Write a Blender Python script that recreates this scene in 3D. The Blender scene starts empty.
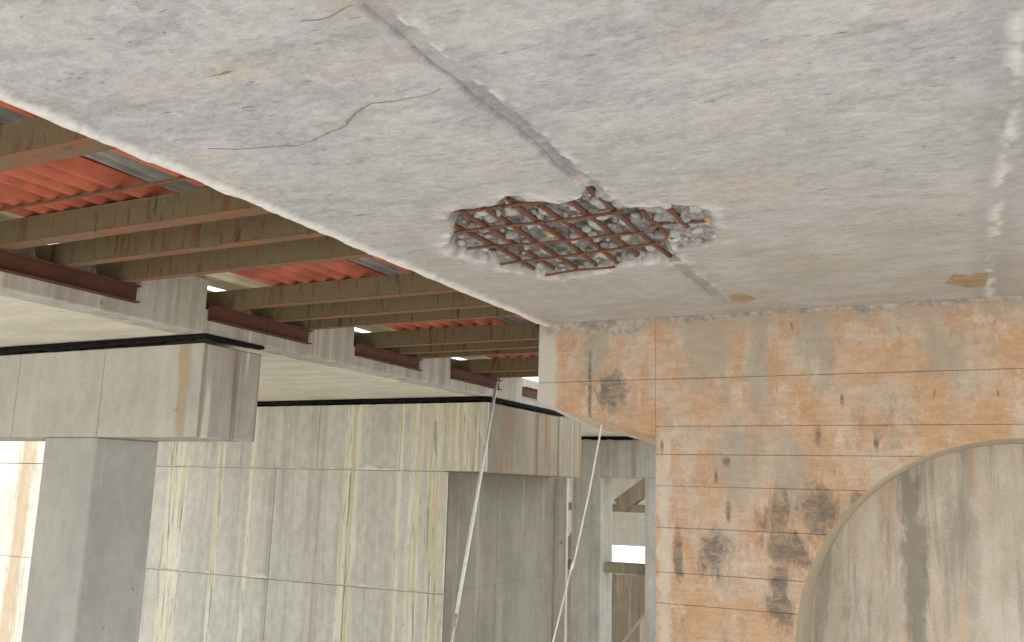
import bpy, bmesh, math, random
import numpy as np
from mathutils import Vector, Matrix

random.seed(7)
RNG = np.random.RandomState(11)
scene = bpy.context.scene
col = scene.collection

# ------------------------------------------------------------------ camera
# world: X across the road, Y along the road, Z up; eye point at the origin, soffit 1.6 m above it
FPX = 898.1
CR = Vector((0.89636319, 0.44249472, 0.0270454))        # camera right
CD = Vector((-0.05748132, 0.17649821, -0.98262113))     # camera down
CF = Vector((-0.43957812, 0.8792308, 0.18364168))       # camera forward
cam_d = bpy.data.cameras.new('camera')
cam = bpy.data.objects.new('camera', cam_d)
col.objects.link(cam)
cam_d.sensor_fit = 'HORIZONTAL'
cam_d.sensor_width = 36.0
cam_d.lens = 36.0 * FPX / 1024.0
cam_d.clip_start, cam_d.clip_end = 0.05, 600
cam.matrix_world = Matrix(((CR.x, -CD.x, -CF.x, 0), (CR.y, -CD.y, -CF.y, 0), (CR.z, -CD.z, -CF.z, 0), (0, 0, 0, 1)))
scene.camera = cam

# ------------------------------------------------------------------ light
world = bpy.data.worlds.new('world')
scene.world = world
world.use_nodes = True
bg = world.node_tree.nodes['Background']
bg.inputs[0].default_value = (0.86, 0.93, 1.0, 1)
bg.inputs[1].default_value = 2.2
sun_d = bpy.data.lights.new('sun', 'SUN')
sun_d.energy = 3.4
sun_d.angle = math.radians(3)
sun_d.color = (1.0, 0.97, 0.92)
sun = bpy.data.objects.new('sun', sun_d)
col.objects.link(sun)
sun.rotation_euler = Vector((0.22, 0.62, -0.75)).to_track_quat('-Z', 'Y').to_euler()

scene.view_settings.view_transform = 'Standard'
scene.view_settings.look = 'None'
scene.view_settings.gamma = 1
scene.view_settings.use_curve_mapping = False
scene.view_settings.exposure = -0.08


# ------------------------------------------------------------------ helpers
def ray(px, py):
    return CR * ((px - 512) / FPX) + CD * ((py - 321) / FPX) + CF


def on_y(px, py, y):
    r = ray(px, py)
    return r * (y / r.y)


def on_z(px, py, z):
    r = ray(px, py)
    return r * (z / r.z)


def on_x(px, py, x):
    r = ray(px, py)
    return r * (x / r.x)


def tag(o, label=None, cat=None, group=None, kind=None):
    for k, v in (('label', label), ('category', cat), ('group', group), ('kind', kind)):
        if v:
            o[k] = v
    return o


def empty(name, loc):
    o = bpy.data.objects.new(name, None)
    o.location = loc
    o.empty_display_size = 0.1
    col.objects.link(o)
    return o


def wloc(o):
    v = Vector(o.location)
    while o.parent:
        o = o.parent
        v = v + Vector(o.location)
    return v


def mk(name, verts, faces, mat, parent=None, smooth=False, bevel=0.0, slots=None):
    """one mesh object; verts in world coordinates, origin at the bottom centre"""
    vs = np.array([tuple(v) for v in verts], dtype=float)
    org = Vector(((vs[:, 0].min() + vs[:, 0].max()) / 2, (vs[:, 1].min() + vs[:, 1].max()) / 2, vs[:, 2].min()))
    vs = vs - np.array(org)
    me = bpy.data.meshes.new(name)
    me.from_pydata(vs.tolist(), [], faces)
    mats = mat if isinstance(mat, (list, tuple)) else [mat]
    for m in mats:
        me.materials.append(m)
    bm = bmesh.new()
    bm.from_mesh(me)
    bmesh.ops.recalc_face_normals(bm, faces=bm.faces)
    if slots:
        for f in bm.faces:
            f.material_index = slots(f, org)
    if bevel:
        ed = [e for e in bm.edges if len(e.link_faces) == 2 and e.calc_face_angle(0) > 0.5]
        bmesh.ops.bevel(bm, geom=ed, offset=bevel, segments=1, affect='EDGES', profile=0.5)
    bm.to_mesh(me)
    bm.free()
    if smooth:
        for p in me.polygons:
            p.use_smooth = True
    o = bpy.data.objects.new(name, me)
    o.location = org - (wloc(parent) if parent else Vector((0, 0, 0)))
    o.parent = parent
    col.objects.link(o)
    return o


def boxd(x0, x1, y0, y1, z0, z1):
    v = [(x0, y0, z0), (x1, y0, z0), (x1, y1, z0), (x0, y1, z0), (x0, y0, z1), (x1, y0, z1), (x1, y1, z1), (x0, y1, z1)]
    f = [(0, 3, 2, 1), (4, 5, 6, 7), (0, 1, 5, 4), (1, 2, 6, 5), (2, 3, 7, 6), (3, 0, 4, 7)]
    return v, f


def box(name, x0, x1, y0, y1, z0, z1, mat, parent=None, bevel=0.012):
    v, f = boxd(x0, x1, y0, y1, z0, z1)
    return mk(name, v, f, mat, parent, bevel=bevel)


def prism_xz(name, pts, y0, y1, mat, parent=None, bevel=0.0, slots=None, back=None):
    n = len(pts)
    v = [(x, y0, z) for x, z in pts] + [(x, y1, z) for x, z in (back or pts)]
    f = [tuple(range(n)), tuple(range(2 * n - 1, n - 1, -1))]
    f += [(i, (i + 1) % n, n + (i + 1) % n, n + i) for i in range(n)]
    return mk(name, v, f, mat, parent, bevel=bevel, slots=slots)


def tube(name, pts, rad, mat, parent=None, seg=10, ripple=0.0, seed=0):
    rr = np.random.RandomState(seed)
    pts = [Vector(p) for p in pts]
    vs, fs = [], []
    for i, p in enumerate(pts):
        t = (pts[min(i + 1, len(pts) - 1)] - pts[max(i - 1, 0)]).normalized()
        a = t.cross(Vector((0.31, 0.17, 0.93))).normalized()
        b = t.cross(a)
        r = rad[i] if isinstance(rad, (list, tuple)) else rad
        r *= 1 + (ripple if i % 2 else 0) + ripple * 2 * (rr.rand() - 0.5)
        for k in range(seg):
            an = 2 * math.pi * k / seg
            vs.append(p + a * (math.cos(an) * r) + b * (math.sin(an) * r))
    for i in range(len(pts) - 1):
        for k in range(seg):
            fs.append((i * seg + k, i * seg + (k + 1) % seg, (i + 1) * seg + (k + 1) % seg, (i + 1) * seg + k))
    fs.append(tuple(range(seg)))
    fs.append(tuple((len(pts) - 1) * seg + k for k in range(seg)))
    return mk(name, vs, fs, mat, parent, smooth=True)


# numpy value noise
def vnoise(x, y, seed):
    rs = np.random.RandomState(seed)
    tab = rs.rand(256, 256)
    xi = np.floor(x).astype(int)
    yi = np.floor(y).astype(int)
    fx, fy = x - xi, y - yi
    fx = fx * fx * (3 - 2 * fx)
    fy = fy * fy * (3 - 2 * fy)
    a = tab[xi % 256, yi % 256]
    b = tab[(xi + 1) % 256, yi % 256]
    c = tab[xi % 256, (yi + 1) % 256]
    d = tab[(xi + 1) % 256, (yi + 1) % 256]
    return (a * (1 - fx) + b * fx) * (1 - fy) + (c * (1 - fx) + d * fx) * fy


def fbm(x, y, seed, oct=4):
    s, a, t = 0, 1.0, 0
    for k in range(oct):
        s = s + a * vnoise(x * 2 ** k, y * 2 ** k, seed + k)
        t += a
        a *= 0.5
    return s / t


def n1(t, seed):
    return fbm(np.asarray(t, float), np.zeros_like(np.asarray(t, float)) + 0.37, seed, 4)


def sstep(a, b, x):
    t = np.clip((x - a) / (b - a), 0, 1)
    return t * t * (3 - 2 * t)


# ------------------------------------------------------------------ materials
def lin(c):
    return tuple(((v / 255) / 12.92 if v / 255 <= 0.04045 else ((v / 255 + 0.055) / 1.055) ** 2.4) for v in c) + (1,)


class G:
    """small node graph builder; textures read the world position"""

    def __init__(self, name, rough=0.9, spec=0.2):
        self.m = bpy.data.materials.new(name)
        self.m.use_nodes = True
        self.t = self.m.node_tree
        self.b = self.t.nodes['Principled BSDF']
        self.b.inputs['Roughness'].default_value = rough
        self.b.inputs['Specular IOR Level'].default_value = spec
        self.pos = self.t.nodes.new('ShaderNodeNewGeometry').outputs['Position']

    def new(self, kind, **at):
        n = self.t.nodes.new(kind)
        for k, v in at.items():
            setattr(n, k, v)
        return n

    def put(self, sock, v):
        if hasattr(v, 'is_output'):
            self.t.links.new(v, sock)
        elif isinstance(v, tuple) and len(v) == 3 and sock.type == 'RGBA':
            sock.default_value = lin(v)
        else:
            sock.default_value = v

    def noise(self, scale, stretch=(1, 1, 1), detail=5, rough=0.6, dist=0.0, off=(0, 0, 0)):
        mp = self.new('ShaderNodeMapping')
        self.put(mp.inputs['Vector'], self.pos)
        mp.inputs['Scale'].default_value = stretch
        mp.inputs['Location'].default_value = off
        n = self.new('ShaderNodeTexNoise')
        self.t.links.new(mp.outputs[0], n.inputs['Vector'])
        n.inputs['Scale'].default_value = scale
        n.inputs['Detail'].default_value = detail
        n.inputs['Roughness'].default_value = rough
        n.inputs['Distortion'].default_value = dist
        return n.outputs[0]

    def ramp(self, x, a, b, lo=0.0, hi=1.0):
        n = self.new('ShaderNodeMapRange', interpolation_type='SMOOTHSTEP')
        self.put(n.inputs['Value'], x)
        for k, v in (('From Min', a), ('From Max', b), ('To Min', lo), ('To Max', hi)):
            n.inputs[k].default_value = v
        return n.outputs[0]

    def math(self, op, a, b=0.0):
        n = self.new('ShaderNodeMath', operation=op)
        self.put(n.inputs[0], a)
        self.put(n.inputs[1], b)
        return n.outputs[0]

    def mix(self, f, a, b, mode='MIX'):
        n = self.new('ShaderNodeMix', data_type='RGBA', blend_type=mode)
        self.put(n.inputs[0], f)
        self.put(n.inputs[6], a)
        self.put(n.inputs[7], b)
        return n.outputs[2]

    def xyz(self):
        n = self.new('ShaderNodeSeparateXYZ')
        self.put(n.inputs[0], self.pos)
        return n.outputs

    def attr(self, name):
        n = self.new('ShaderNodeAttribute', attribute_name=name)
        s = self.new('ShaderNodeSeparateColor')
        self.t.links.new(n.outputs['Color'], s.inputs[0])
        return s.outputs

    def blob(self, cx, cz, rx, rz, wob, axes=('X', 'Z'), soft=0.5, amp=2.2):
        """stain of its own shape round a point"""
        o = self.xyz()
        dx = self.math('DIVIDE', self.math('SUBTRACT', o[axes[0]], cx), rx)
        dz = self.math('DIVIDE', self.math('SUBTRACT', o[axes[1]], cz), rz)
        d = self.math('SQRT', self.math('ADD', self.math('MULTIPLY', dx, dx), self.math('MULTIPLY', dz, dz)))
        d = self.math('ADD', d, self.math('MULTIPLY', self.math('SUBTRACT', wob, 0.5), amp))
        return self.ramp(d, 1.0 + soft / 2, 1.0 - soft / 2)

    def maxi(self, ms):
        r = ms[0]
        for m in ms[1:]:
            r = self.math('MAXIMUM', r, m)
        return r

    def done(self, colr, height=None, strength=0.5, dist=0.01):
        self.put(self.b.inputs['Base Color'], colr)
        if height is not None:
            bp = self.new('ShaderNodeBump')
            bp.inputs['Strength'].default_value = strength
            bp.inputs['Distance'].default_value = dist
            self.put(bp.inputs['Height'], height)
            self.t.links.new(bp.outputs[0], self.b.inputs['Normal'])
        return self.m


def soffit_mat():
    g = G('soffit_concrete', 0.92, 0.15)
    cloud = g.noise(1.3, (1, 1, 1), 6, 0.66)
    brush = g.noise(6.5, (0.62, 1.15, 1), 8, 0.78, 0.2)
    fine = g.noise(24.0, (0.8, 1.2, 1), 6, 0.78)
    grit = g.noise(120.0, (0.8, 1.2, 1), 3, 0.7)
    c = g.mix(g.ramp(cloud, 0.38, 0.62), (184, 180, 177), (166, 164, 163))
    c = g.mix(g.ramp(brush, 0.44, 0.68, 0, 0.65), c, (200, 195, 192))
    c = g.mix(g.ramp(g.noise(5.0, (0.4, 1.2, 1), 7, 0.74, 0.3, (5, 2, 0)), 0.49, 0.66, 0, 0.6), c, (142, 139, 137))
    c = g.mix(g.ramp(g.noise(2.4, (0.5, 1.2, 1), 6, 0.68, 0, (9, 3, 0)), 0.52, 0.66, 0, 0.5), c, (190, 170, 150))
    c = g.mix(g.ramp(g.noise(3.1, (0.7, 1.2, 1), 6, 0.7, 0, (1, 13, 0)), 0.54, 0.66, 0, 0.6), c, (152, 149, 140))
    c = g.mix(g.ramp(fine, 0.38, 0.62), g.mix(0.13, c, (74, 70, 66)), g.mix(0.13, c, (240, 236, 230)))
    c = g.mix(g.ramp(grit, 0.36, 0.64), g.mix(0.08, c, (70, 66, 62)), g.mix(0.07, c, (240, 236, 230)))
    # small dark pits and scratches
    c = g.mix(g.ramp(g.noise(13.0, (0.5, 1.6, 1), 4, 0.6, 0, (2, 7, 0)), 0.675, 0.72, 0, 0.7), c, (104, 98, 94))
    c = g.mix(g.ramp(g.noise(26.0, (0.35, 1.8, 1), 3, 0.55, 0, (6, 1, 0)), 0.68, 0.73, 0, 0.6), c, (110, 104, 98))
    y = g.xyz()['Y']
    warm = g.math('MULTIPLY', g.ramp(y, 3.2, 7.5), g.ramp(cloud, 0.3, 0.6, 0.45, 1.0))
    c = g.mix(g.math('MULTIPLY', warm, 0.55), c, (170, 156, 134))
    a = g.attr('wear')
    c = g.mix(g.math('MULTIPLY', a[0], g.ramp(brush, 0.35, 0.6, 0.35, 0.9)), c, (136, 131, 130))
    c = g.mix(g.math('MULTIPLY', a[1], g.ramp(fine, 0.3, 0.6, 0.6, 1.0)), c, (224, 217, 207))
    cav = g.mix(g.ramp(g.noise(22.0, (1, 1, 1), 4, 0.6), 0.38, 0.62), (128, 122, 119), (172, 164, 156))
    cav = g.mix(g.ramp(g.noise(9.0, (1, 1, 1), 3, 0.6, 0, (4, 4, 1)), 0.57, 0.68, 0, 0.4), cav, (150, 114, 88))
    c = g.mix(a[2], c, cav)
    h = g.math('ADD', g.math('MULTIPLY', brush, 0.9), g.math('MULTIPLY', fine, 0.6))
    h = g.math('ADD', h, g.math('MULTIPLY', grit, 0.25))
    h = g.math('ADD', h, g.math('MULTIPLY', a[2], g.noise(26.0, (1, 1, 1), 5, 0.7, 0, (3, 3, 8))), )
    h = g.math('ADD', h, g.math('MULTIPLY', a[2], g.noise(26.0, (1, 1, 1), 5, 0.7, 0, (3, 3, 8))))
    return g.done(c, h, 0.32, 0.018)


def orange_mat():
    g = G('stained_pier_concrete', 0.9, 0.18)
    cloud = g.noise(1.5, (1, 1, 0.8), 7, 0.68, 0.3)
    runs = g.noise(2.9, (1.5, 1.5, 0.42), 6, 0.68, 0.5)
    runs2 = g.noise(3.4, (1.3, 1.3, 0.5), 6, 0.68, 0.4, (11, 3, 5))
    grain = g.noise(9.0, (0.6, 1, 1.8), 6, 0.75)
    fine = g.noise(48.0, (1, 1, 1), 4, 0.7)
    wob = g.noise(7.0, (1, 1, 0.5), 7, 0.75, 0.6)
    c = g.mix(g.ramp(cloud, 0.40, 0.60), (194, 172, 148), (196, 154, 116))
    c = g.mix(g.ramp(runs, 0.51, 0.64, 0, 0.7), c, (194, 144, 100))
    c = g.mix(g.ramp(runs2, 0.52, 0.66, 0, 0.55), c, (164, 149, 126))
    c = g.mix(g.ramp(g.noise(5.2, (1, 1, 0.6), 7, 0.75, 0.3, (1, 8, 4)), 0.53, 0.66, 0, 0.7), c, (214, 188, 164))
    c = g.mix(g.ramp(g.noise(3.6, (1.2, 1, 0.5), 7, 0.74, 0.5, (6, 2, 7)), 0.55, 0.68, 0, 0.6), c, (158, 122, 90))
    c = g.mix(g.ramp(grain, 0.38, 0.62), g.mix(0.11, c, (104, 78, 56)), g.mix(0.09, c, (240, 222, 200)))
    c = g.mix(g.ramp(fine, 0.38, 0.62), g.mix(0.10, c, (90, 70, 52)), g.mix(0.05, c, (240, 222, 200)))
    # vertical thin dark drips and chips
    c = g.mix(g.ramp(g.noise(6.0, (2.2, 1, 0.5), 5, 0.62, 0.3, (3, 1, 9)), 0.655, 0.70, 0, 0.65), c, (112, 90, 70))
    c = g.mix(g.ramp(g.noise(9.0, (0.6, 1, 2.5), 4, 0.6, 0, (7, 1, 2)), 0.68, 0.72, 0, 0.6), c, (104, 84, 66))
    o = g.xyz()
    # raw grey end strip and vertical pour edge
    e = g.math('ADD', o['X'], g.math('MULTIPLY', g.math('SUBTRACT', wob, 0.5), 0.14))
    c = g.mix(g.ramp(e, -3.47, -3.53, 0, 0.85), c, (198, 190, 176))
    pe = g.math('ABSOLUTE', g.math('ADD', g.math('SUBTRACT', o['X'], -2.42), g.math('MULTIPLY', g.math('SUBTRACT', wob, 0.5), 0.3)))
    c = g.mix(g.math('MULTIPLY', g.ramp(pe, 0.09, 0.02, 0, 0.7), g.ramp(o['Z'], 0.7, 0.4)), c, (204, 190, 172))
    # bleached top band under the slab
    tz = g.math('ADD', o['Z'], g.math('MULTIPLY', g.math('SUBTRACT', wob, 0.5), 0.8))
    c = g.mix(g.ramp(tz, 1.38, 1.62, 0, 0.6), c, (160, 147, 133))
    gr = [(-3.1, 1.30, 0.13, 0.22), (-1.05, 1.33, 0.12, 0.30), (-1.55, 1.15, 0.10, 0.5), (-1.3, 0.20, 0.14, 0.3), (-1.75, 0.3, 0.2, 0.32), (-2.0, 1.3, .2, .3), (-0.1, 1.2, .15, .25)]
    c = g.mix(g.math('MULTIPLY', g.maxi([g.blob(a, b, r, q, wob, soft=1.2, amp=4.0) for a, b, r, q in gr]), 0.6), c, (156, 149, 133))
    # black algae stains hanging under the pour lines
    sp = [(715, 556, .11, .19), (778, 512, .12, .17), (819, 512, .14, .20), (790, 548, .20, .14), (780, 590, .09, .30), (728, 515, .022, .10),
          (679, 556, .04, .2), (858, 500, .05, .06), (727, 461, .035, .04), (612, 392, .12, .17), (590, 385, .018, .3), (662, 447, .012, .05),
          (716, 476, .016, .05), (818, 436, .025, .08), (876, 440, .02, .07), (842, 400, .016, .05)]
    bl = []
    for px, py, rx, rz in sp:
        p = on_y(px, py, 8.0)
        bl.append(g.blob(p.x, p.z, rx, rz, wob, soft=1.0, amp=4.5))
    c = g.mix(g.math('MULTIPLY', g.maxi(bl), g.ramp(grain, 0.36, 0.58, 0.35, 0.88)), c, (108, 97, 87))
    h = g.math('ADD', grain, g.math('MULTIPLY', fine, 0.4))
    return g.done(c, h, 0.4, 0.015)


def niche_mat():
    g = G('niche_concrete', 0.9, 0.18)
    runs = g.noise(2.8, (1.5, 1.5, 0.16), 7, 0.72, 0.5)
    runs2 = g.noise(4.2, (1.5, 1.5, 0.18), 7, 0.72, 0.5, (7, 2, 1))
    cloud = g.noise(3.0, (1, 1, 0.6), 6, 0.7)
    fine = g.noise(45.0, (1, 1, 1), 3, 0.65)
    wob = g.noise(6.0, (1, 1, 0.4), 7, 0.75, 0.4)
    c = g.mix(g.ramp(cloud, 0.35, 0.65), (186, 172, 152), (206, 192, 174))
    c = g.mix(g.ramp(runs, 0.47, 0.60, 0, 0.75), c, (152, 140, 124))
    c = g.mix(g.ramp(runs2, 0.50, 0.62, 0, 0.65), c, (206, 174, 144))
    c = g.mix(g.ramp(fine, 0.36, 0.64), g.mix(0.09, c, (92, 82, 70)), g.mix(0.05, c, (240, 230, 214)))
    c = g.mix(g.math('MULTIPLY', g.blob(-0.42, -0.45, 0.085, 0.95, wob, soft=0.9, amp=3.5), 0.75), c, (128, 120, 104))
    c = g.mix(g.math('MULTIPLY', g.blob(0.02, 0.0, 0.07, 0.9, wob, soft=1.2, amp=4.0), 0.5), c, (150, 138, 122))
    return g.done(c, g.math('ADD', cloud, g.math('MULTIPLY', fine, 0.4)), 0.35, 0.015)


def pier_mat(name, base, alt, streak_amt, lime_at=(), brown=0.0, tan_at=()):
    g = G(name, 0.9, 0.18)
    cloud = g.noise(1.4, (1, 1, 0.7), 6, 0.65)
    mott = g.noise(8.0, (1, 1, 0.7), 5, 0.7)
    runs = g.noise(2.9, (1.3, 1.3, 0.06), 5, 0.65)
    runs2 = g.noise(5.2, (1.3, 1.3, 0.05), 4, 0.6, 0.0, (3, 9, 1))
    fine = g.noise(60.0, (1, 1, 1), 3, 0.6)
    wob = g.noise(7.0, (1, 1, 0.18), 4, 0.7)
    c = g.mix(g.ramp(cloud, 0.35, 0.65), base, alt)
    c = g.mix(g.ramp(mott, 0.35, 0.68, 0, 0.3), c, (150, 144, 132))
    c = g.mix(g.ramp(runs, 0.56, 0.64, 0, streak_amt), c, (228, 218, 192))
    c = g.mix(g.ramp(runs2, 0.58, 0.68, 0, streak_amt), c, (150, 148, 142))
    if brown:
        c = g.mix(g.ramp(g.noise(4.0, (1.4, 1.4, 0.04), 4, 0.6, 0, (5, 1, 2)), 0.50, 0.62, 0, brown), c, (142, 112, 82))
        c = g.mix(g.ramp(g.noise(3.3, (1.6, 1.6, 0.04), 4, 0.6, 0, (1, 6, 2)), 0.56, 0.64, 0, brown), c, (104, 92, 82))
    if lime_at:
        lm = [g.blob(x, z, rx, rz, wob, soft=0.6) for x, z, rx, rz in lime_at]
        li = g.mix(g.ramp(g.noise(6.0, (2.2, 2.2, 0.06), 5, 0.7, 0, (8, 8, 2)), 0.48, 0.56), (240, 231, 208), (220, 204, 164))
        li = g.mix(g.ramp(g.noise(7.0, (2.2, 2.2, 0.12), 6, 0.75, 0, (2, 5, 2)), 0.54, 0.60), li, (150, 148, 144))
        c = g.mix(g.math('MULTIPLY', g.maxi(lm), 0.8), c, li)
    for x, z, rx, rz in tan_at:
        c = g.mix(g.math('MULTIPLY', g.blob(x, z, rx, rz, wob, soft=0.9, amp=3.0), 0.65), c, (172, 142, 102))
    c = g.mix(g.ramp(g.noise(5.0, (1, 1, 1), 2, 0.5, 0, (2, 2, 2)), 0.73, 0.77, 0, 0.6), c, (120, 114, 104))
    c = g.mix(g.ramp(fine, 0.32, 0.68, 0, 0.3), g.mix(0.18, c, (96, 90, 80)), c)
    return g.done(c, g.math('ADD', mott, g.math('MULTIPLY', fine, 0.3)), 0.3, 0.012)


def deck_mat(name='pale_deck_concrete', c0=(214, 204, 184), c1=(198, 188, 168)):
    g = G(name, 0.9, 0.15)
    cl = g.noise(2.0, (0.5, 1.3, 1), 6, 0.65)
    fn = g.noise(12.0, (0.5, 1.3, 1), 5, 0.7)
    c = g.mix(g.ramp(cl, 0.36, 0.64), c0, c1)
    c = g.mix(g.ramp(fn, 0.36, 0.66, 0, 0.35), c, (168, 158, 140))
    c = g.mix(g.ramp(g.noise(4.5, (0.5, 1.6, 1), 3, 0.5, 0, (4, 1, 3)), 0.71, 0.76, 0, 0.7), c, (120, 108, 92))
    return g.done(c, fn, 0.3, 0.012)


def steel_mat(name, olive, rust, dark, amt):
    g = G(name, 0.75, 0.3)
    r = g.noise(3.0, (1, 1, 1), 6, 0.7)
    st = g.noise(9.0, (1.6, 1.6, 0.25), 4, 0.65)
    fn = g.noise(40.0, (1, 1, 1), 4, 0.7)
    c = g.mix(g.ramp(r, 0.50 - amt, 0.72 - amt), olive, rust)
    c = g.mix(g.ramp(st, 0.52, 0.66, 0, 0.75), c, rust)
    c = g.mix(g.ramp(g.noise(6.0, (2, 2, 0.3), 4, 0.65, 0, (3, 3, 3)), 0.57, 0.68, 0, 0.8), c, dark)
    c = g.mix(g.ramp(fn, 0.36, 0.66, 0, 0.4), c, g.mix(0.4, c, dark))
    return g.done(c, g.math('ADD', fn, r), 0.4, 0.006)


def sheet_mat(name, c0, c1, dirt, trans=0.0):
    g = G(name, 0.7, 0.25)
    a = g.noise(2.2, (1, 1, 1), 5, 0.6)
    b = g.noise(10.0, (1, 0.35, 1), 5, 0.7)
    c = g.mix(g.ramp(a, 0.36, 0.66), c0, c1)
    c = g.mix(g.ramp(b, 0.48, 0.72, 0, 0.55), c, dirt)
    m = g.done(c, b, 0.15, 0.004)
    if trans:
        t = g.new('ShaderNodeBsdfTranslucent')
        g.put(t.inputs[0], c)
        mx = g.new('ShaderNodeMixShader')
        mx.inputs[0].default_value = trans
        out = g.t.nodes['Material Output']
        g.t.links.new(g.b.outputs[0], mx.inputs[1])
        g.t.links.new(t.outputs[0], mx.inputs[2])
        g.t.links.new(mx.outputs[0], out.inputs['Surface'])
    return m


def stone_mat():
    g = G('aggregate_stone', 0.85, 0.2)
    oi = g.new('ShaderNodeObjectInfo')
    c = g.mix(oi.outputs['Random'], (150, 146, 143), (196, 190, 182))
    c = g.mix(g.ramp(oi.outputs['Random'], 0.95, 0.97), c, (196, 162, 122))
    fn = g.noise(60.0, (1, 1, 1), 4, 0.65)
    c = g.mix(g.ramp(fn, 0.35, 0.65, 0, 0.45), c, (112, 104, 98))
    c = g.mix(g.ramp(g.noise(14.0, (1, 1, 1), 3, 0.6), 0.58, 0.70, 0, 0.4), c, (140, 100, 72))
    return g.done(c, fn, 0.4, 0.006)


def plain(name, c0, c1, scale=8.0, rough=0.8, spec=0.2):
    g = G(name, rough, spec)
    n = g.noise(scale, (1, 1, 1), 5, 0.65)
    return g.done(g.mix(g.ramp(n, 0.36, 0.64), c0, c1), n, 0.2, 0.006)


M = {}
M['soffit'] = soffit_mat()
M['orange'] = orange_mat()
M['niche'] = niche_mat()
M['rim'] = pier_mat('arch_rim_concrete', (208, 190, 164), (196, 178, 152), 0.1)
M['pier_near'] = pier_mat('grey_pier_concrete', (184, 179, 168), (170, 165, 156), 0.12)
M['pier_shaded'] = pier_mat('shaded_pier_side_concrete', (136, 128, 110), (120, 112, 97), 0.12)  # shade of the pier's side face painted into its base colour
M['cap_front'] = pier_mat('cap_front_concrete', (194, 187, 170), (180, 174, 160), 0.12, (), 0.0, ((-6.80, 0.9, 0.07, 3.0),))
M['pier_cap'] = pier_mat('cap_concrete', (188, 180, 168), (172, 165, 154), 0.85, (), 0.5)
M['pier_far'] = pier_mat('lime_streaked_pier_concrete', (222, 216, 201), (210, 204, 190), 0.3,
                         ((-9.12, 0, 0.17, 9), (-7.85, 0, 0.12, 9), (-7.5, 0, 0.14, 9), (-12.0, 0, 0.07, 9), (-13.05, 0, 0.25, 9), (-11.25, 0, 0.05, 9), (-6.95, 0, .3, 9), (-8.15, 0, .05, 9)), 0.15, ((-17.32, 0, 0.22, 9),))
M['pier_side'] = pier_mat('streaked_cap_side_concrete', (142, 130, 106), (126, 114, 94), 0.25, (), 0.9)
M['pier_back'] = pier_mat('distant_pier_concrete', (206, 200, 186), (190, 184, 170), 0.35, (), 0.2)
M['deck'] = deck_mat()
M['fascia'] = pier_mat('fascia_concrete', (190, 182, 168), (176, 168, 154), 0.5, (), 0.25)
M['web'] = steel_mat('olive_painted_steel', (112, 98, 70), (104, 68, 42), (62, 44, 32), -0.06)
M['flange'] = steel_mat('rusty_steel', (112, 90, 66), (132, 84, 52), (78, 52, 38), 0.06)
M['ledger'] = steel_mat('dark_rusty_steel', (84, 52, 38), (98, 58, 38), (56, 36, 28), 0.10)
M['sheet_orange'] = sheet_mat('orange_sheet', (188, 102, 74), (154, 80, 57), (116, 80, 62), 0.05)
M['sheet_grey'] = sheet_mat('grey_sheet', (148, 144, 134), (126, 124, 116), (92, 90, 84))
M['sheet_cream'] = sheet_mat('cream_sheet', (222, 212, 182), (206, 196, 166), (168, 158, 132), 0.2)
M['bitumen'] = plain('black_bitumen', (22, 21, 20), (34, 32, 30), 12, 0.95, 0.05)
M['rebar'] = steel_mat('rebar_rust', (112, 78, 60), (116, 72, 50), (68, 44, 36), 0.06)
M['stone'] = stone_mat()
M['crack'] = plain('crack_dirt', (122, 116, 110), (146, 138, 130), 30)
M['mortar'] = plain('broken_mortar', (138, 126, 114), (176, 162, 145), 14, 0.95)
M['lime'] = plain('lime_deposit', (226, 220, 204), (204, 196, 178), 14, 0.95)
M['scrap'] = plain('brown_scrap', (150, 126, 96), (168, 146, 116), 16)
M['pipe'] = plain('white_pipe', (234, 230, 220), (220, 214, 202), 10, 0.5)
M['ground'] = plain('pale_ground', (214, 212, 208), (200, 198, 194), 0.6, 0.95)
M['brown_conc'] = pier_mat('brown_brace_concrete', (168, 148, 122), (150, 134, 112), 0.3, (), 0.4)
M['pale_wall'] = pier_mat('pale_abutment_concrete', (226, 218, 198), (214, 206, 188), 0.3)

ZS = 1.6            # near soffit
GZ = -6.0           # ground

# ------------------------------------------------------------------ ground
gr = box('floor', -60, 60, -60, 90, GZ - 0.3, GZ, M['ground'], None, 0)
tag(gr, 'pale open ground far below the bridge decks', 'ground', kind='structure')

# ------------------------------------------------------------------ near deck
ceiling = empty('ceiling', (-1.3, 4.0, ZS))
tag(ceiling, 'grey concrete slab underside with a spalled patch of bare rebar', 'slab', kind='structure')

outline_px = [(446, 222), (455, 211), (470, 208), (496, 204), (504, 196), (520, 196), (526, 202), (542, 202), (560, 205), (574, 200), (586, 190), (592, 184), (598, 193), (606, 203), (618, 208),
              (640, 207), (670, 204), (698, 205), (712, 212), (716, 224), (722, 237), (706, 247), (690, 251), (672, 250), (676, 262), (658, 264), (632, 266), (612, 271), (590, 277),
              (562, 280), (530, 275), (505, 270), (484, 262), (456, 256), (443, 247), (449, 236), (453, 229)]
OUT = np.array([on_z(px, py, ZS).to_tuple()[:2] for px, py in outline_px])


def poly_sd(px, py, poly):
    """signed distance, positive inside"""
    d = np.full(px.shape, 1e9)
    ins = np.zeros(px.shape, bool)
    n = len(poly)
    for i in range(n):
        ax, ay = poly[i]
        bx, by = poly[(i + 1) % n]
        t = np.clip(((px - ax) * (bx - ax) + (py - ay) * (by - ay)) / ((bx - ax) ** 2 + (by - ay) ** 2), 0, 1)
        d = np.minimum(d, np.hypot(px - ax - t * (bx - ax), py - ay - t * (by - ay)))
        c = ((ay > py) != (by > py)) & (px < (bx - ax) * (py - ay) / (by - ay + 1e-12) + ax)
        ins ^= c
    return np.where(ins, d, -d)


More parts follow.
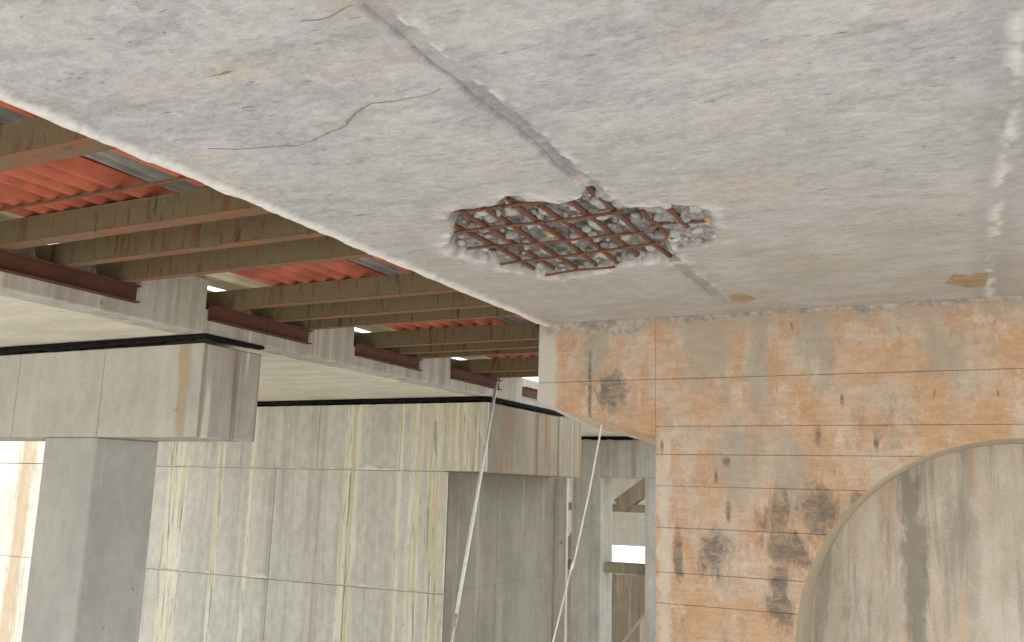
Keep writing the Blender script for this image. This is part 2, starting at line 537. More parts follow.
def depth_at(X, Y):
    """height field: depth into the slab (+ up) and wear channels"""
    dep = 0.006 * (fbm(X * 3, Y * 3, 3) - 0.5) + 0.004 * (fbm(X * 9, Y * 26, 5) - 0.5)
    # joint between the two slab strips
    wav = 0.05 * (n1(Y * 1.3, 21) - 0.5) + 0.03 * (n1(Y * 8, 22) - 0.5)
    brk = fbm(X * 16, Y * 16, 31)
    d = X + 1.70 - wav + 0.05 * (brk - 0.5)
    patch = sstep(0.36, 0.56, fbm(X * 3, Y * 2.2, 37))
    band = sstep(0.055, 0.035, np.abs(d))
    ridge = sstep(0.03, 0.05, d) * sstep(0.13, 0.06, d)
    line = sstep(0.016, 0.004, np.abs(d + 0.045 - 0.01 * (brk - 0.5)))
    deep = sstep(0.40, 0.62, n1(Y * 1.1, 40)) * sstep(0.03, 0.01, np.abs(d - 0.01 + 0.03 * (brk - 0.5)))
    fade = sstep(7.6, 6.2, Y)
    near = 0.75 + 0.25 * sstep(2.6, 4.3, Y)
    band, ridge, line = band * fade * near * (0.5 + 0.5 * patch), ridge * fade * sstep(0.40, 0.60, fbm(X * 24, Y * 18, 38, 3)), line * fade * sstep(0.32, 0.5, n1(Y * 3.1, 39))
    dep = dep + 0.014 * band * (0.3 + 1.4 * brk) + 0.016 * line - 0.009 * ridge * brk * 1.6 + 0.015 * deep
    # second joint, a line of pale lumps
    d2 = X - 0.265 - 0.05 * (n1(Y * 1.1, 27) - 0.5)
    lump = sstep(0.06, 0.0, np.abs(d2)) * sstep(0.32, 0.58, fbm(X * 17, Y * 9, 33))
    band2 = sstep(0.17, 0.05, np.abs(d2))
    dep = dep - 0.008 * lump + 0.006 * band2
    # spall
    sd = poly_sd(X, Y, OUT) + 0.07 * (fbm(X * 8, Y * 8, 41, 2) - 0.5) + 0.02 * (fbm(X * 22, Y * 22, 43, 2) - 0.5)
    shallow = sstep(-1.66, -1.60, X)
    full = (0.115 + 0.07 * (fbm(X * 9, Y * 9, 45) - 0.5)) * (1 - shallow) + (0.03 + 0.02 * (fbm(X * 9, Y * 9, 46) - 0.5)) * shallow
    cav = sstep(0.0, 0.06, sd)
    rough = 0.05 * (fbm(X * 14, Y * 14, 47, 3) - 0.5) * cav * cav
    dep = dep * (1 - cav) + full * cav + rough * (1 - 0.5 * shallow)
    # chipped arris at the open edge
    ed = X + 3.595 + 0.03 * (n1(Y * 2.2, 51) - 0.5) + 0.012 * (n1(Y * 11, 52) - 0.5)
    hang = sstep(0.085, 0.04, ed + 0.07 * (fbm(X * 10, Y * 10, 54) - 0.5))
    dep = dep - hang * (0.012 + 0.022 * fbm(X * 7, Y * 7, 55))
    lip = hang
    # broken rim against the pier
    rim = sstep(0.10, 0.0, 8.0 - Y) * fbm(X * 8, Y * 8, 61)
    dep = dep + 0.03 * rim
    R_ = np.clip(band * (0.2 + 1.3 * brk) + 1.0 * line + 0.9 * deep + 0.35 * band2 + 0.35 * sstep(0.25, 0.08, np.abs(d)) * fbm(X * 5, Y * 5, 71), 0, 1)
    halo = sstep(-0.16, 0.0, sd) * sstep(0.45, 0.65, fbm(X * 11, Y * 11, 73))
    G_ = np.clip(lip + ridge * 0.7 * sstep(0.40, 0.6, brk) + 0.65 * lump + 0.6 * halo * (1 - cav), 0, 1)
    B_ = np.clip(cav * 1.2, 0, 1)
    return dep, R_, G_, B_


xs = np.concatenate([[-3.595, -3.588], np.arange(-3.58, 0.7, 0.0125), np.linspace(0.72, 1.2, 12), [1.6, 2.2, 3.0, 3.8, 4.5]])
ys = np.concatenate([[-2.2, -1.0, 0.0, 0.6, 1.1], np.arange(1.4, 4.25, 0.016), np.arange(4.26, 6.3, 0.0105), np.arange(6.32, 8.0, 0.03), [8.01, 8.5, 9.0, 9.6, 10.3]])  # unseen slab ends cut short to let daylight in behind the wall
XX, YY = np.meshgrid(xs, ys, indexing='ij')
DEP, WR, WG, WB = depth_at(XX, YY)
edge_x = -0.03 * (n1(ys * 2.2, 51) - 0.5) - 0.012 * (n1(ys * 11, 52) - 0.5)
XX = XX.copy()
XX[0, :] += edge_x
XX[1, :] += edge_x
XX[2, :] += edge_x * 0.8
ni, nj = XX.shape
V = np.stack([XX, YY, ZS + DEP], -1).reshape(-1, 3)
idx = np.arange(ni * nj).reshape(ni, nj)
F = np.stack([idx[:-1, :-1], idx[:-1, 1:], idx[1:, 1:], idx[1:, :-1]], -1).reshape(-1, 4)
border = np.concatenate([idx[:, 0], idx[-1, 1:], idx[-2::-1, -1], idx[0, -2:0:-1]])
nb = len(border)
T = V[border].copy()
T[:, 2] = 2.25
base = len(V)
Vall = np.concatenate([V, T])
faces = F.tolist() + [(int(border[i]), int(border[(i + 1) % nb]), base + (i + 1) % nb, base + i) for i in range(nb)]
faces.append(tuple(range(base + nb - 1, base - 1, -1)))
me = bpy.data.meshes.new('deck_slab')
me.from_pydata((Vall - np.array(ceiling.location)).tolist(), [], faces)
ca = me.color_attributes.new('wear', 'FLOAT_COLOR', 'POINT')
cols = np.zeros((len(Vall), 4), dtype=np.float32)
cols[:base, 0] = WR.reshape(-1)
cols[:base, 1] = WG.reshape(-1)
cols[:base, 2] = WB.reshape(-1)
cols[:, 3] = 1
ca.data.foreach_set('color', cols.reshape(-1))
me.materials.append(M['soffit'])
me.polygons.foreach_set('use_smooth', [True] * len(F) + [False] * (len(faces) - len(F)))
slab = bpy.data.objects.new('deck_slab', me)
slab.parent = ceiling
col.objects.link(slab)

# bare reinforcement: thin distribution bars below, thick main bars above
mesh_z_t, mesh_z_l = 1.612, 1.640


def rebar(p, q, r, seed):
    n = 40
    rs = np.random.RandomState(seed)
    ph = rs.rand(3) * 6
    pts = []
    for i in range(n):
        t = i / (n - 1)
        v = Vector(p).lerp(Vector(q), t)
        pts.append(v + Vector((0.006 * math.sin(5 * t + ph[0]), 0.006 * math.sin(6 * t + ph[1]), 0.004 * math.sin(7 * t + ph[2]))))
    return tube('rebar', pts, r, M['rebar'], ceiling, 8, 0.14, seed)


for k, (x0, y0, x1, y1) in enumerate([(-2.60, 4.45, -2.05, 4.46), (-2.84, 4.83, -1.70, 4.80), (-2.96, 5.21, -1.72, 5.26), (-2.95, 5.67, -1.70, 5.53), (-2.77, 6.07, -2.18, 6.01), (-1.64, 5.13, -1.28, 5.165)]):
    rebar((x0, y0, mesh_z_t + (0.004 if k == 5 else 0)), (x1, y1, mesh_z_t + (0.008 if k == 5 else 0)), 0.0095 if k < 4 else 0.0085, 100 + k)
for k, (x0, y0, x1, y1) in enumerate([(-2.80, 4.72, -2.80, 5.95), (-2.62, 4.42, -2.66, 6.0), (-2.46, 4.40, -2.50, 6.05), (-2.25, 4.42, -2.33, 6.02), (-2.12, 4.42, -2.15, 5.98),
                                      (-1.94, 4.45, -1.95, 5.85), (-1.755, 4.38, -1.765, 5.98)]):
    rebar((x0, y0, mesh_z_l), (x1, y1, mesh_z_l), 0.0155, 200 + k)
for k, (x0, y0, x1, y1) in enumerate([(-1.588, 4.83, -1.584, 5.16), (-1.426, 4.80, -1.426, 5.20), (-1.588, 5.24, -1.586, 5.43)]):
    rebar((x0, y0, 1.612), (x1, y1, 1.612), 0.014, 300 + k)


def stone_mesh(seed):
    bm = bmesh.new()
    bmesh.ops.create_icosphere(bm, subdivisions=2, radius=1)
    rs = np.random.RandomState(seed)
    ax = rs.randn(7, 3)
    ax /= np.linalg.norm(ax, axis=1)[:, None]
    am = 0.12 * rs.rand(7) + 0.70
    for v in bm.verts:
        s = 1.0
        for a, m in zip(ax, am):
            dd = v.co.dot(Vector(a))
            if dd > m:
                s = min(s, m / dd)
        v.co *= s
    me_ = bpy.data.meshes.new('stone')
    bm.to_mesh(me_)
    bm.free()
    for p in me_.polygons:
        p.use_smooth = True
    me_.materials.append(M['stone'])
    return me_


stones = [stone_mesh(s) for s in range(6)]
placed = []
# the cobbles one can tell apart, then smaller ones between them
big = [(511, 240, .085, .6), (512, 217, .06, .7), (598, 207, .055, .8), (523, 262, .06, .6), (545, 215, .045, .8), (575, 243, .06, .7), (560, 262, .045, .7), (612, 250, .05, .7), (600, 232, .055, .8),
       (552, 238, .045, .8), (478, 240, .04, .8), (490, 222, .045, .8), (575, 212, .05, .8), (626, 226, .05, .8), (640, 258, .045, .8), (540, 268, .04, .7), (485, 252, .035, .8), (590, 266, .04, .7),
       (566, 225, .04, .8), (618, 262, .035, .8), (532, 228, .04, .8), (683, 214, .03, .7), (697, 240, .04, .6), (685, 242, .035, .6)]
for px, py, r, fl in big:
    p = on_z(px, py, ZS + 0.03)
    placed.append((p.x, p.y, r, fl))
tries = 0
while len(placed) < 165 and tries < 4000:
    tries += 1
    x, y = random.uniform(-3.0, -1.25), random.uniform(4.2, 6.2)
    r = random.uniform(0.024, 0.050) if len(placed) < 110 else random.uniform(0.014, 0.024)
    if poly_sd(np.array([x]), np.array([y]), OUT)[0] < 0.03:
        continue
    if any(math.hypot(x - a, y - b) < (r + c) * 0.72 for a, b, c, _ in placed):
        continue
    placed.append((x, y, r, random.uniform(0.6, 0.9)))
for i, (x, y, r, fl) in enumerate(placed):
    dz = float(depth_at(np.array([x]), np.array([y]))[0][0])
    o = bpy.data.objects.new('stone', stones[i % 6])
    o.scale = (r * random.uniform(0.9, 1.25), r * random.uniform(0.8, 1.05), r * fl)
    o.rotation_euler = (random.uniform(-.4, .4), random.uniform(-.4, .4), random.uniform(0, 6.28))
    zc = ZS + max(dz, 0.01) - r * fl * 0.15
    if x < -1.66:
        zc = ZS + (0.040 if r > 0.034 else 0.052) + r * fl * 0.75
    o.location = Vector((x, y, zc)) - Vector(ceiling.location)
    o.parent = ceiling
    col.objects.link(o)


def ribbon(name, pts, width, mat, parent, seed, z, th=0.003, wob=0.012):
    """thin irregular strip lying on the soffit"""
    P_ = [Vector((p[0], p[1], 0)) for p in pts]
    fine = []
    for a, b in zip(P_[:-1], P_[1:]):
        m = max(2, int((b - a).length / 0.02))
        fine += [a.lerp(b, i / m) for i in range(m)]
    fine.append(P_[-1])
    rs = np.random.RandomState(seed)
    off = n1(np.arange(len(fine)) * 0.35, seed)
    vs, fs = [], []
    L_ = len(fine)
    for i, p in enumerate(fine):
        t = (fine[min(i + 1, L_ - 1)] - fine[max(i - 1, 0)]).normalized()
        nrm = Vector((-t.y, t.x, 0))
        q = p + nrm * (wob * 2 * (off[i] - 0.5))
        w = width * (0.35 + 1.1 * rs.rand()) * min(1, 4 * i / L_ + 0.15, 4 * (L_ - 1 - i) / L_ + 0.15)
        vs += [q + nrm * w / 2 + Vector((0, 0, z)), q - nrm * w / 2 + Vector((0, 0, z)), q + Vector((0, 0, z - th))]
    for i in range(L_ - 1):
        a, b = 3 * i, 3 * (i + 1)
        fs += [(a, b, b + 2, a + 2), (a + 2, b + 2, b + 1, a + 1)]
    return mk(name, vs, fs, mat, parent)


def zpts(l):
    return [on_z(px, py, ZS).to_tuple()[:2] for px, py in l]


ribbon('crack', zpts([(208, 148), (240, 149), (282, 146), (300, 145), (322, 136), (345, 126), (352, 116), (372, 103), (395, 101), (425, 95), (441, 88)]), 0.010, M['crack'], ceiling, 5, ZS - 0.001)
ribbon('crack', zpts([(300, 20), (330, 18), (352, 4)]), 0.010, M['crack'], ceiling, 6, ZS - 0.001)

# brown remnants of formwork left on the soffit
for k, pl in enumerate([[(946, 283), (954, 274), (968, 275), (988, 273), (986, 286), (966, 287)], [(727, 296), (738, 294), (748, 295), (756, 299), (744, 302), (732, 301)]]):
    q = [on_z(px, py, ZS) for px, py in pl]
    n = len(q)
    mk('formwork_scrap', [(p.x, p.y, ZS - 0.004) for p in q] + [(p.x, p.y, ZS + 0.012) for p in q],
       [tuple(range(n)), tuple(range(2 * n - 1, n - 1, -1))] + [(i, (i + 1) % n, n + (i + 1) % n, n + i) for i in range(n)], M['scrap'], ceiling)

# ------------------------------------------------------------------ stained pier wall carrying the near deck
YW, TW = 8.0, 1.0
ACX, ACZ, AR = 0.444, -1.262, 1.755
wall = empty('wall_front', (0.0, YW + 0.5, GZ))
tag(wall, 'orange stained concrete pier wall with pour lines and an arched recess', 'wall', kind='structure')


def arc_pts(n=40, r=AR):
    return [(ACX - r * math.cos(math.pi * i / n), ACZ + r * math.sin(math.pi * i / n)) for i in range(n + 1)]


XR = 4.58
body = [(-3.69, ZS + 0.05), (-3.70, 0.844), (-2.50, 0.511), (-2.50, GZ), (ACX - AR, GZ)] + arc_pts(48) + [(ACX + AR, GZ), (3.38, GZ), (3.38, 0.511), (XR, 0.844), (XR, ZS + 0.05)]


def body_slot(f, org):
    c = f.calc_center_median() + org
    if abs(f.normal.y) < 0.5 and abs(math.hypot(c.x - ACX, c.z - ACZ) - AR) < 0.03 and c.z > ACZ - 0.05:
        return 1
    if abs(f.normal.y) < 0.5 and c.z < ACZ and abs(abs(c.x - ACX) - AR) < 0.02:
        return 1
    return 0


body_back = [(x, z - 0.11) if z in (0.844, 0.511) else (x, z) for x, z in body]      # the soffit of the overhang drops towards the back
prism_xz('pier_body', body, YW + 0.014, YW + TW, [M['orange'], M['rim']], wall, slots=body_slot, back=body_back)
niche = [(ACX - AR + 0.001, GZ)] + arc_pts(48, AR - 0.001) + [(ACX + AR - 0.001, GZ)]
prism_xz('niche_wall', niche, YW + 0.80, YW + 0.97, M['niche'], wall)

rows = [1.615, 1.032, 0.598, 0.345, 0.063, -0.302, -0.69, -0.955, -1.5, -2.3, -3.2, -4.2, GZ]
GAP = 0.006


def panel(pts, off):
    prism_xz('pour_panel', pts, YW - off, YW + 0.02, M['orange'], wall)


for r in range(len(rows) - 1):
    z1, z0 = rows[r] - GAP / 2, rows[r + 1] + GAP / 2
    off = random.uniform(0.0, 0.006)
    if r == 0:
        panel([(-3.69, z0), (-2.499, z0), (-2.499, z1), (-3.69, z1)], off)
        panel([(3.39, z0), (XR, z0), (XR, z1), (3.39, z1)], off)
    if r == 1:
        panel([(-3.692, z1), (-3.70, 0.844), (-2.499, 0.513), (-2.499, z1)], off)
        panel([(3.39, z1), (XR, z1), (XR, 0.844), (3.39, 0.513)], off)
    xl, xr = -2.497, 3.38
    off = random.uniform(0.0, 0.006)
    top = ACZ + AR
    if z0 > top:
        panel([(xl, z0), (xr, z0), (xr, z1), (xl, z1)], off)
        continue

    def ax(z):
        return math.sqrt(max(AR * AR - (z - ACZ) ** 2, 0)) if z > ACZ else AR
    if z1 > top:
        a = math.asin((z0 - ACZ) / AR)
        pts = [(xl, z0)] + [(ACX - AR * math.cos(t), ACZ + AR * math.sin(t)) for t in np.linspace(a, math.pi - a, 30)] + [(xr, z0), (xr, z1), (xl, z1)]
        panel(pts, off)
    else:
        zz = np.linspace(z0, z1, 12)
        panel([(xl, z0)] + [(ACX - ax(z), z) for z in zz] + [(xl, z1)], off)
        panel([(xr, z0)] + [(ACX + ax(z), z) for z in zz] + [(xr, z1)], off)

# crumbled mortar line where the slab sits on the pier
xm = np.arange(-3.6, 2.0, 0.025)
low = 1.585 - 0.07 * sstep(0.42, 0.68, n1(xm * 1.6, 81)) - 0.05 * sstep(0.5, 0.7, n1(xm * 6, 82)) - 0.012 * n1(xm * 20, 83)
pro = 0.012 + 0.03 * n1(xm * 7, 84)
vs, fs = [], []
for x, l, p in zip(xm, low, pro):
    vs += [(x, YW - 0.004, 1.63), (x, YW - p - 0.012, 1.62), (x, YW - p, (l + 1.6) / 2), (x, YW - 0.004, l), (x, YW + 0.02, l)]
for i in range(len(xm) - 1):
    a, b = 5 * i, 5 * (i + 1)
    for k in range(4):
        fs.append((a + k, b + k, b + k + 1, a + k + 1))
mk('mortar_joint', vs, fs, M['mortar'], wall)

# ------------------------------------------------------------------ far deck
XF = -6.57
ZD, ZT = 1.42, 1.70
XL = -14.9
fd = empty('bridge_deck', ((XF + XL) / 2, 12, ZD))
tag(fd, 'pale concrete deck of the parallel bridge resting on the grey piers', 'bridge deck')
box('deck_slab', XL, XF - 0.30, -2.2, 34, ZD, 1.66, M['deck'], fd, 0.0)
ledg = [(4.02, 5.56), (6.44, 7.97), (8.87, 10.32), (11.2, 12.72), (13.6, 15.1)]
box('edge_beam', XF - 0.30, XF, -2.2, 34, ZD - 0.002, 1.66, M['fascia'], fd, 0.01)
box('upstand', XF - 0.52, XF - 0.345, -2.2, 34, 1.66, 1.95, M['fascia'], fd, 0.01)
for i, (a, b) in enumerate(ledg):
    if i == 0:
        box('edge_block', XF - 0.34, XF + 0.004, 3.16, a - 0.02, ZD - 0.006, 1.975, M['fascia'], fd, 0.03)
    nx = ledg[i + 1][0] if i + 1 < len(ledg) else b + 0.9
    box('edge_block', XF - 0.34, XF + 0.004, b + 0.01, nx - 0.01, ZD - 0.006, 1.975, M['fascia'], fd, 0.03)

# ------------------------------------------------------------------ piers of the far deck
CT = 1.325


def bitumen(parent, pts, seed, thick0, thick1):
    """uneven black joint strip between cap and deck along a path in plan"""
    P_ = []
    for a, b in zip(pts[:-1], pts[1:]):
        n = max(2, int(math.hypot(b[0] - a[0], b[1] - a[1]) / 0.06))
        P_ += [(a[0] + (b[0] - a[0]) * i / n, a[1] + (b[1] - a[1]) * i / n) for i in range(n)]
    P_.append(pts[-1])
    n = len(P_)
    w = n1(np.arange(n) * 0.22, seed)
    w2 = n1(np.arange(n) * 0.9, seed + 1)
    vs, fs = [], []
    for i, (x, y) in enumerate(P_):
        x0, y0 = P_[max(i - 1, 0)]
        x1, y1 = P_[min(i + 1, n - 1)]
        l = math.hypot(x1 - x0, y1 - y0)
        nx, ny = (y1 - y0) / l, -(x1 - x0) / l
        t = thick0 + (thick1 - thick0) * i / n
        lo = ZD - 0.01 - t * (0.45 + 1.1 * w[i]) - 0.018 * w2[i]
        o = 0.012 + 0.012 * w2[i]
        vs += [(x + nx * o, y + ny * o, ZD - 0.008), (x + nx * (o + 0.01), y + ny * (o + 0.01), lo + 0.02), (x + nx * o, y + ny * o, lo), (x - nx * 0.05, y - ny * 0.05, lo), (x - nx * 0.05, y - ny * 0.05, ZD - 0.008)]
    for i in range(n - 1):
        a, b = 5 * i, 5 * (i + 1)
        for k in range(5):
            fs.append((a + k, b + k, b + (k + 1) % 5, a + (k + 1) % 5))
    return mk('joint_strip', vs, fs, M['bitumen'], parent)


# first pier: slim columns under a cross-head
P1Y, P1B = 6.43, 7.255
p1 = empty('bridge_pier', (-10.5, 6.84, GZ))
tag(p1, 'grey pier with deep cross-head on a slim square column at the lower left', 'bridge pier')
box('pier_cap', -14.4, XF - 0.005, P1Y + 0.012, P1B, 0.408, CT, M['pier_cap'], p1, 0.012)
for x0, x1 in ((-14.4, -10.75), (-10.744, -9.30), (-9.294, -7.955), (-7.949, XF - 0.004)):
    box('cap_panel', x0, x1, P1Y, P1Y + 0.02, 0.41, CT - 0.002, M['cap_front'], p1, 0.004)
box('column', -8.745, -7.945, P1Y + 0.006, P1B - 0.006, GZ, 0.409, M['pier_near'], p1, 0.015)
box('column', -12.9, -12.1, P1Y + 0.006, P1B - 0.006, GZ, 0.409, M['pier_near'], p1, 0.015)
bitumen(p1, [(-14.4, P1Y), (XF - 0.004, P1Y), (XF - 0.004, P1B)], 91, 0.11, 0.025)

# second pier: a wide wall
P2Y, P2B = 12.41, 16.3
p2 = empty('bridge_pier', (-11.5, 14.4, GZ))
tag(p2, 'wide wall pier with lime streaked panels behind the slim column', 'bridge pier')
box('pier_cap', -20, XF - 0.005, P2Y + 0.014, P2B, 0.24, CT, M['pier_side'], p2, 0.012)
box('pier_wall', -20, -7.265, P2Y + 0.014, P2B + 0.35, GZ, 0.241, M['pier_near'], p2, 0.012)
for x0, x1 in ((-20, -16.6), (-16.6, -14.95), (-14.95, -13.2), (-13.2, -11.55), (-11.55, -9.84), (-9.84, -8.17), (-8.17, XF - 0.002)):
    box('cap_panel', x0 + 0.004, x1 - 0.004, P2Y - random.uniform(0, .008), P2Y + 0.03, 0.25, CT - 0.002, M['pier_far'], p2, 0.004)
for z0, z1, xo in ((-1.62, 0.236, 0), (-3.6, -1.63, 0.0), (GZ, -3.61, 0)):
    for x0, x1 in ((-20, -18.3), (-18.3, -15.3), (-15.3, -11.97), (-11.97, -10.72), (-10.72, -9.12), (-9.12, -7.262)):
        box('wall_panel', x0 + 0.004, x1 - 0.004, P2Y - 0.002 - random.uniform(0, .010), P2Y + 0.03, z0, z1, M['pier_far'], p2, 0.005)
for z0, z1 in ((-1.60, 0.238), (GZ, -1.61)):
    for y0, y1 in ((P2Y + 0.035, 14.15), (14.15, P2B + 0.34)):
        box('side_panel', -7.30, -7.255 + random.uniform(0, .006), y0 + 0.004, y1 - 0.004, z0, z1, M['pier_shaded'], p2, 0.004)
box('rear_pilaster', -7.6, -7.01, P2B + 0.35, P2B + 0.45, GZ, 0.24, M['pier_back'], p2, 0.012)
bitumen(p2, [(-20, P2Y), (XF - 0.004, P2Y), (XF - 0.004, P2B)], 95, 0.085, 0.035)

def crust(x0, x1, z, y, seed):
    """ragged lime deposit along a pour joint"""
    xx = np.arange(x0, x1, 0.04)
    up = 0.006 + 0.07 * sstep(0.5, 0.72, n1(xx * 2.4, seed)) + 0.012 * n1(xx * 9, seed + 1)
    vs, fs = [], []
    for x, u in zip(xx, up):
        vs += [(x, y, z + u), (x, y - 0.006 - 0.15 * u, z + u * 0.4), (x, y, z - 0.004)]
    for i in range(len(xx) - 1):
        a, b = 3 * i, 3 * (i + 1)
        fs += [(a, b, b + 1, a + 1), (a + 1, b + 1, b + 2, a + 2)]
    return mk('lime_crust', vs, fs, M['lime'], p2)


crust(-14.0, -7.3, 0.247, P2Y - 0.009, 131)
crust(-14.0, -7.3, -1.612, P2Y - 0.012, 137)

# third pier, seen past the stained wall
P3Y, P3B = 22.3, 23.2
p3 = empty('bridge_pier', (-10.5, 22.75, GZ))
tag(p3, 'distant column pier glimpsed in the gap beside the orange wall', 'bridge pier')
box('pier_cap', -20, XF, P3Y, P3B, 0.362, CT, M['pier_back'], p3, 0.012)
for x0, x1 in ((-9.25, -8.435), (-7.25, -6.6), (-12.4, -11.6)):
    box('column', x0, x1, P3Y + 0.01, P3B - 0.01, GZ, 0.363, M['pier_back'], p3, 0.012)
box('tie_beam', -14, -6.6, P3Y + 0.25, P3B - 0.25, -2.05, -1.80, M['brown_conc'], p3, 0.01)
bitumen(p3, [(-14, P3Y), (XF, P3Y)], 97, 0.07, 0.07)

# bracing frame and abutment behind it
def brace(name, a, b, w, y0, y1, mat, parent=None):
    a, b = Vector((a.x, 0, a.z)), Vector((b.x, 0, b.z))
    t = (b - a).normalized()
    nrm = Vector((-t.z, 0, t.x)) * w / 2
    return prism_xz(name, [((a + nrm).x, (a + nrm).z), ((b + nrm).x, (b + nrm).z), ((b - nrm).x, (b - nrm).z), ((a - nrm).x, (a - nrm).z)], y0, y1, mat, parent)


YB = 26.5
bf = empty('bracing_frame', (-9.5, YB + 0.2, GZ))
tag(bf, 'brown concrete frame with diagonal braces seen through the distant pier', 'frame')
brace('diagonal_brace', on_y(598, 648, YB), on_y(662, 566, YB), 0.85, YB, YB + 0.5, M['brown_conc'], bf)
brace('diagonal_brace', on_y(618, 506, YB), on_y(656, 478, YB), 0.45, YB, YB + 0.4, M['brown_conc'], bf)
brace('diagonal_brace', on_y(560, 560, YB), on_y(577, 535, YB), 0.4, YB, YB + 0.4, M['brown_conc'], bf)
hz = on_y(630, 508, YB).z
box('strut', -14, -5.5, YB + 0.05, YB + 0.45, hz - 0.13, hz + 0.10, M['brown_conc'], bf, 0.01)
box('post', -14.4, -14.0, YB, YB + 0.5, GZ, 1.40, M['brown_conc'], bf, 0.01)
box('post', -5.5, -5.1, YB, YB + 0.5, GZ, 1.40, M['brown_conc'], bf, 0.01)

ab = empty('abutment_wall', (-11, 33, GZ))
tag(ab, 'pale concrete wall beam closing the view behind the distant pier', 'wall')
zl = on_y(630, 546, 31.0).z
box('upper_wall', -24, -4, 31.0, 31.6, zl, ZD - 0.01, M['pale_wall'], ab, 0.01)
zl2 = on_y(630, 575, 31.0).z
box('lower_wall', -24, on_y(640, 590, 31).x, 31.0, 31.6, GZ, zl2, M['brown_conc'], ab, 0.01)

# ------------------------------------------------------------------ steel beams, ledgers, sheets over the gap
ZB, ZTOP = 1.70, 1.89


def channel(name, y, w, label, x0=None, x1=-3.45, z=ZB, h=0.19):
    """C-section: web at y-w, flanges pointing away from the viewer"""
    x0 = XF - 0.30 if x0 is None else x0
    t = 0.011
    e = empty(name, ((x0 + x1) / 2, y - w / 2, z))
    tag(e, label, 'beam', 'rusty steel beams across the gap')
    wb = box('web', x0, x1, y - w, y - w + t, z + t, z + h - t, M['web'], e, 0)
    box('bottom_flange', x0, x1, y - w - 0.002, y, z, z + t, M['flange'], e, 0.002)
    box('top_flange', x0, x1, y - w - 0.002, y, z + h - t, z + h, M['web'], e, 0.002)
    return e, wb


beams = [(3.07, .16, 'wide flanged steel beam highest in the gap, crossing the red sheets'),
         (4.27, .13, 'long steel beam just below the largest red sheet'),
         (4.84, .09, 'steel beam with a square patch on its web, middle of three'),
         (5.43, .08, 'steel beam with dark rust drips above the cream sheet'),
         (6.74, .09, 'steel beam just below the short red and cream sheets, second bay'),
         (7.42, .09, 'middle steel beam of the second bay with dark rust blotches'),
         (7.93, .08, 'last steel beam of the second bay beside the concrete block'),
         (9.28, .09, 'first steel beam of the third bay, ending at the orange wall'),
         (9.84, .09, 'middle steel beam of the third bay, ending at the orange wall'),
         (10.27, .09, 'third steel beam of the third bay above the rusty ledger'),
         (11.78, .09, 'brown steel beam above the top of the white pipe'),
         (12.45, .09, 'lowest steel beam in view behind the orange wall corner')]
for y, w, lb in beams:
    e, wb = channel('steel_beam', y, w, lb)
    if abs(y - 4.84) < 0.01:
        c = on_y(211, 241, y - w)
        box('web_patch', c.x - 0.10, c.x + 0.10, y - w - 0.006, y - w + 0.001, c.z - 0.05, c.z + 0.05, M['web'], wb, 0.002)
# light bar under the first sheets
pb = empty('purlin', (-5.0, 4.0, 1.865))
tag(pb, 'thin rusty steel bar under the largest red sheet', 'bar')
box('flat_bar', XF + 0.45, -3.5, 3.92, 3.935, 1.868, 1.888, M['flange'], pb, 0.002)
box('bar_lip', XF + 0.45, -3.5, 3.935, 3.955, 1.884, 1.888, M['flange'], pb, 0.0)

led_lb = ['longest rusty steel ledger on the deck edge at the far left', 'rusty steel ledger between two concrete blocks above the pier cap corner', 'short rusty steel ledger below the third group of beams',
          'dark steel ledger just behind the top of the white pipe', 'dark steel ledger tucked behind the orange wall corner']
for (a, b), lb in zip(ledg, led_lb):
    e = empty('steel_ledger', (XF + 0.05, (a + b) / 2, 1.545))
    tag(e, lb, 'ledger', 'rusty ledgers on the deck edge')
    box('web', XF + 0.002, XF + 0.012, a, b, 1.545, 1.695, M['ledger'], e, 0)
    box('top_flange', XF + 0.002, XF + 0.075, a, b, 1.687, 1.699, M['ledger'], e, 0.002)
    box('bottom_flange', XF + 0.002, XF + 0.075, a, b, 1.545, 1.556, M['ledger'], e, 0.002)


def sheet(x0, x1, y0, y1, z, pitch, amp, mat, label, flat=False, seed=0, tilt=0.0):
    rs = np.random.RandomState(seed)
    n = max(8, int((x1 - x0) / pitch * 14))
    m = 8
    vs, fs = [], []
    for j in range(m + 1):
        y = y0 + (y1 - y0) * j / m
        for i in range(n + 1):
            x = x0 + (x1 - x0) * i / n
            ph = ((x - x0) / pitch) % 1.0
            if flat:
                p = amp * (1 - min(1, max(0, (abs(ph - 0.5) - 0.36) / 0.06)))     # wide pans, narrow ribs
            else:
                p = amp * (1 - abs(math.sin(math.pi * ph)))
            vs.append((x, y, z + p + tilt * (j / m) + 0.004 * math.sin(3 * y + seed)))
    k = (m + 1) * (n + 1)
    vs += [(a, b, c + 0.004) for a, b, c in vs]
    for j in range(m):
        for i in range(n):
            a = j * (n + 1) + i
            fs.append((a, a + 1, a + n + 2, a + n + 1))
            fs.append((k + a, k + a + n + 1, k + a + n + 2, k + a + 1))
    for i in range(n):
        fs.append((i, k + i, k + i + 1, i + 1))
        a = m * (n + 1) + i
        fs.append((a, a + 1, k + a + 1, k + a))
    for j in range(m):
        a = j * (n + 1)
        fs.append((a, a + n + 1, k + a + n + 1, k + a))
        a = j * (n + 1) + n
        fs.append((a, k + a, k + a + n + 1, a + n + 1))
    o = mk('corrugated_sheet', vs, fs, mat, None, smooth=False)
    return tag(o, label, 'roof sheet', 'corrugated sheets over the gap')


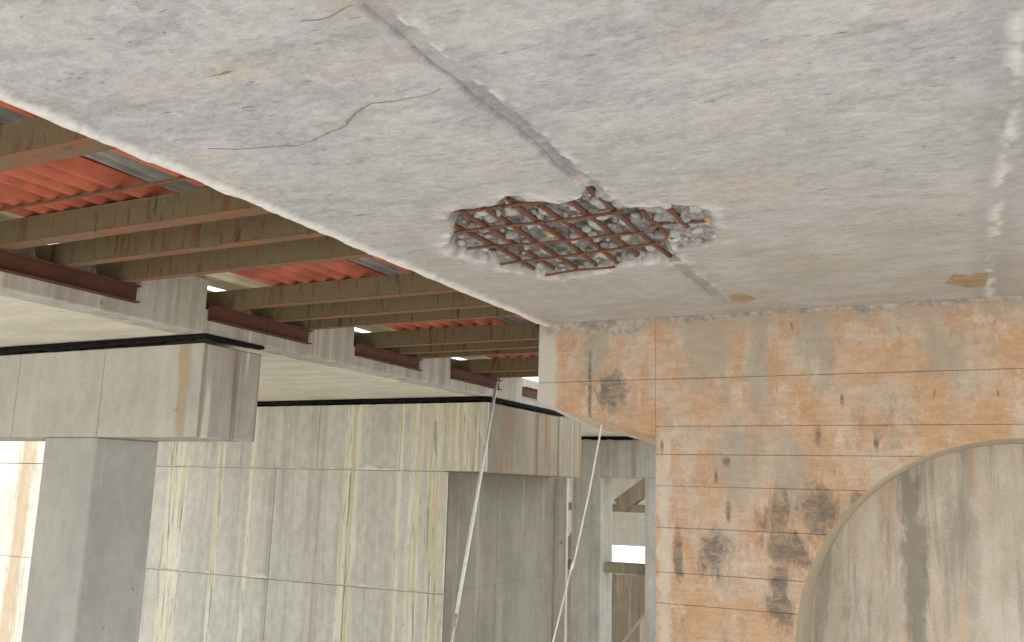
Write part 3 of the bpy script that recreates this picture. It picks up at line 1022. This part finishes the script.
bays = [(0.6, 5.388, 'in the nearest bay at the upper left'), (5.392, 7.89, 'in the second bay between two groups of beams'),
        (7.894, 10.225, 'in the third bay near the orange wall'), (10.229, 13.6, 'in the last bay behind the orange wall corner')]
for i, (a, b, wh) in enumerate(bays):
    sheet(XF - 0.335, -5.93, a, b, ZTOP + 0.098, 0.33, 0.035, M['sheet_cream'], 'cream translucent corrugated sheet ' + wh, True, 10 + i)
    sheet(-6.25 if i != 1 else -6.05, -4.85, a, b, ZTOP, 0.20, 0.085, M['sheet_orange'], 'broad red corrugated sheet ' + wh, False, 20 + i)
    sheet(-4.98, -4.38, a, b, ZTOP + 0.098, 0.145, 0.03, M['sheet_grey'], 'narrow grey ribbed sheet ' + wh, True, 30 + i)
    sheet(-4.47, -3.66, a, b, ZTOP + 0.002, 0.20, 0.083, M['sheet_orange'], 'narrow red sheet along the slab edge ' + wh, False, 40 + i)

# ------------------------------------------------------------------ white pipe and rope
t0 = on_x(497, 381, XF + 0.11)
t1 = on_y(455, 622, 10.6)
d = (t1 - t0)
end = t0 + d * ((GZ - t0.z) / d.z)
wp = empty('white_pipe', (end.x, end.y, GZ))
tag(wp, 'long straight white pipe leaning against the deck edge', 'pipe')
tube('upper_length', [t0, t0.lerp(t1, 0.5), t1], 0.024, M['pipe'], wp, 12)
tube('coupling', [t1 - d.normalized() * 0.10, t1 + d.normalized() * 0.06], 0.032, M['rim'], wp, 12)
tube('lower_length', [t1, t1.lerp(end, 0.5), end], 0.017, M['pipe'], wp, 12)

r0 = on_y(602, 424, 8.45)
r1 = on_y(574, 562, 8.6)
r2 = on_y(571, 569, 8.6)
r3 = on_y(553, 642, 8.7)
d2 = (r3 - r2)
r4 = r2 + d2 * ((GZ - r2.z) / d2.z)
rope = empty('hanging_rope', (r4.x, r4.y, GZ))
tag(rope, 'thin pale rope hanging below the orange wall overhang', 'rope')
tube('upper_strand', [r0 + Vector((0.004, 0, 0.06)), r0, r0.lerp(r1, 0.5) + Vector((0.012, 0, 0)), r1], 0.009, M['pipe'], rope, 8)
tube('knot', [r1 + Vector((0, 0, .012)), r1.lerp(r2, 0.5), r2 - Vector((0, 0, .012))], [0.010, 0.018, 0.010], M['pipe'], rope, 8)
tube('lower_strand', [r2, r3, r4], 0.009, M['pipe'], rope, 8)
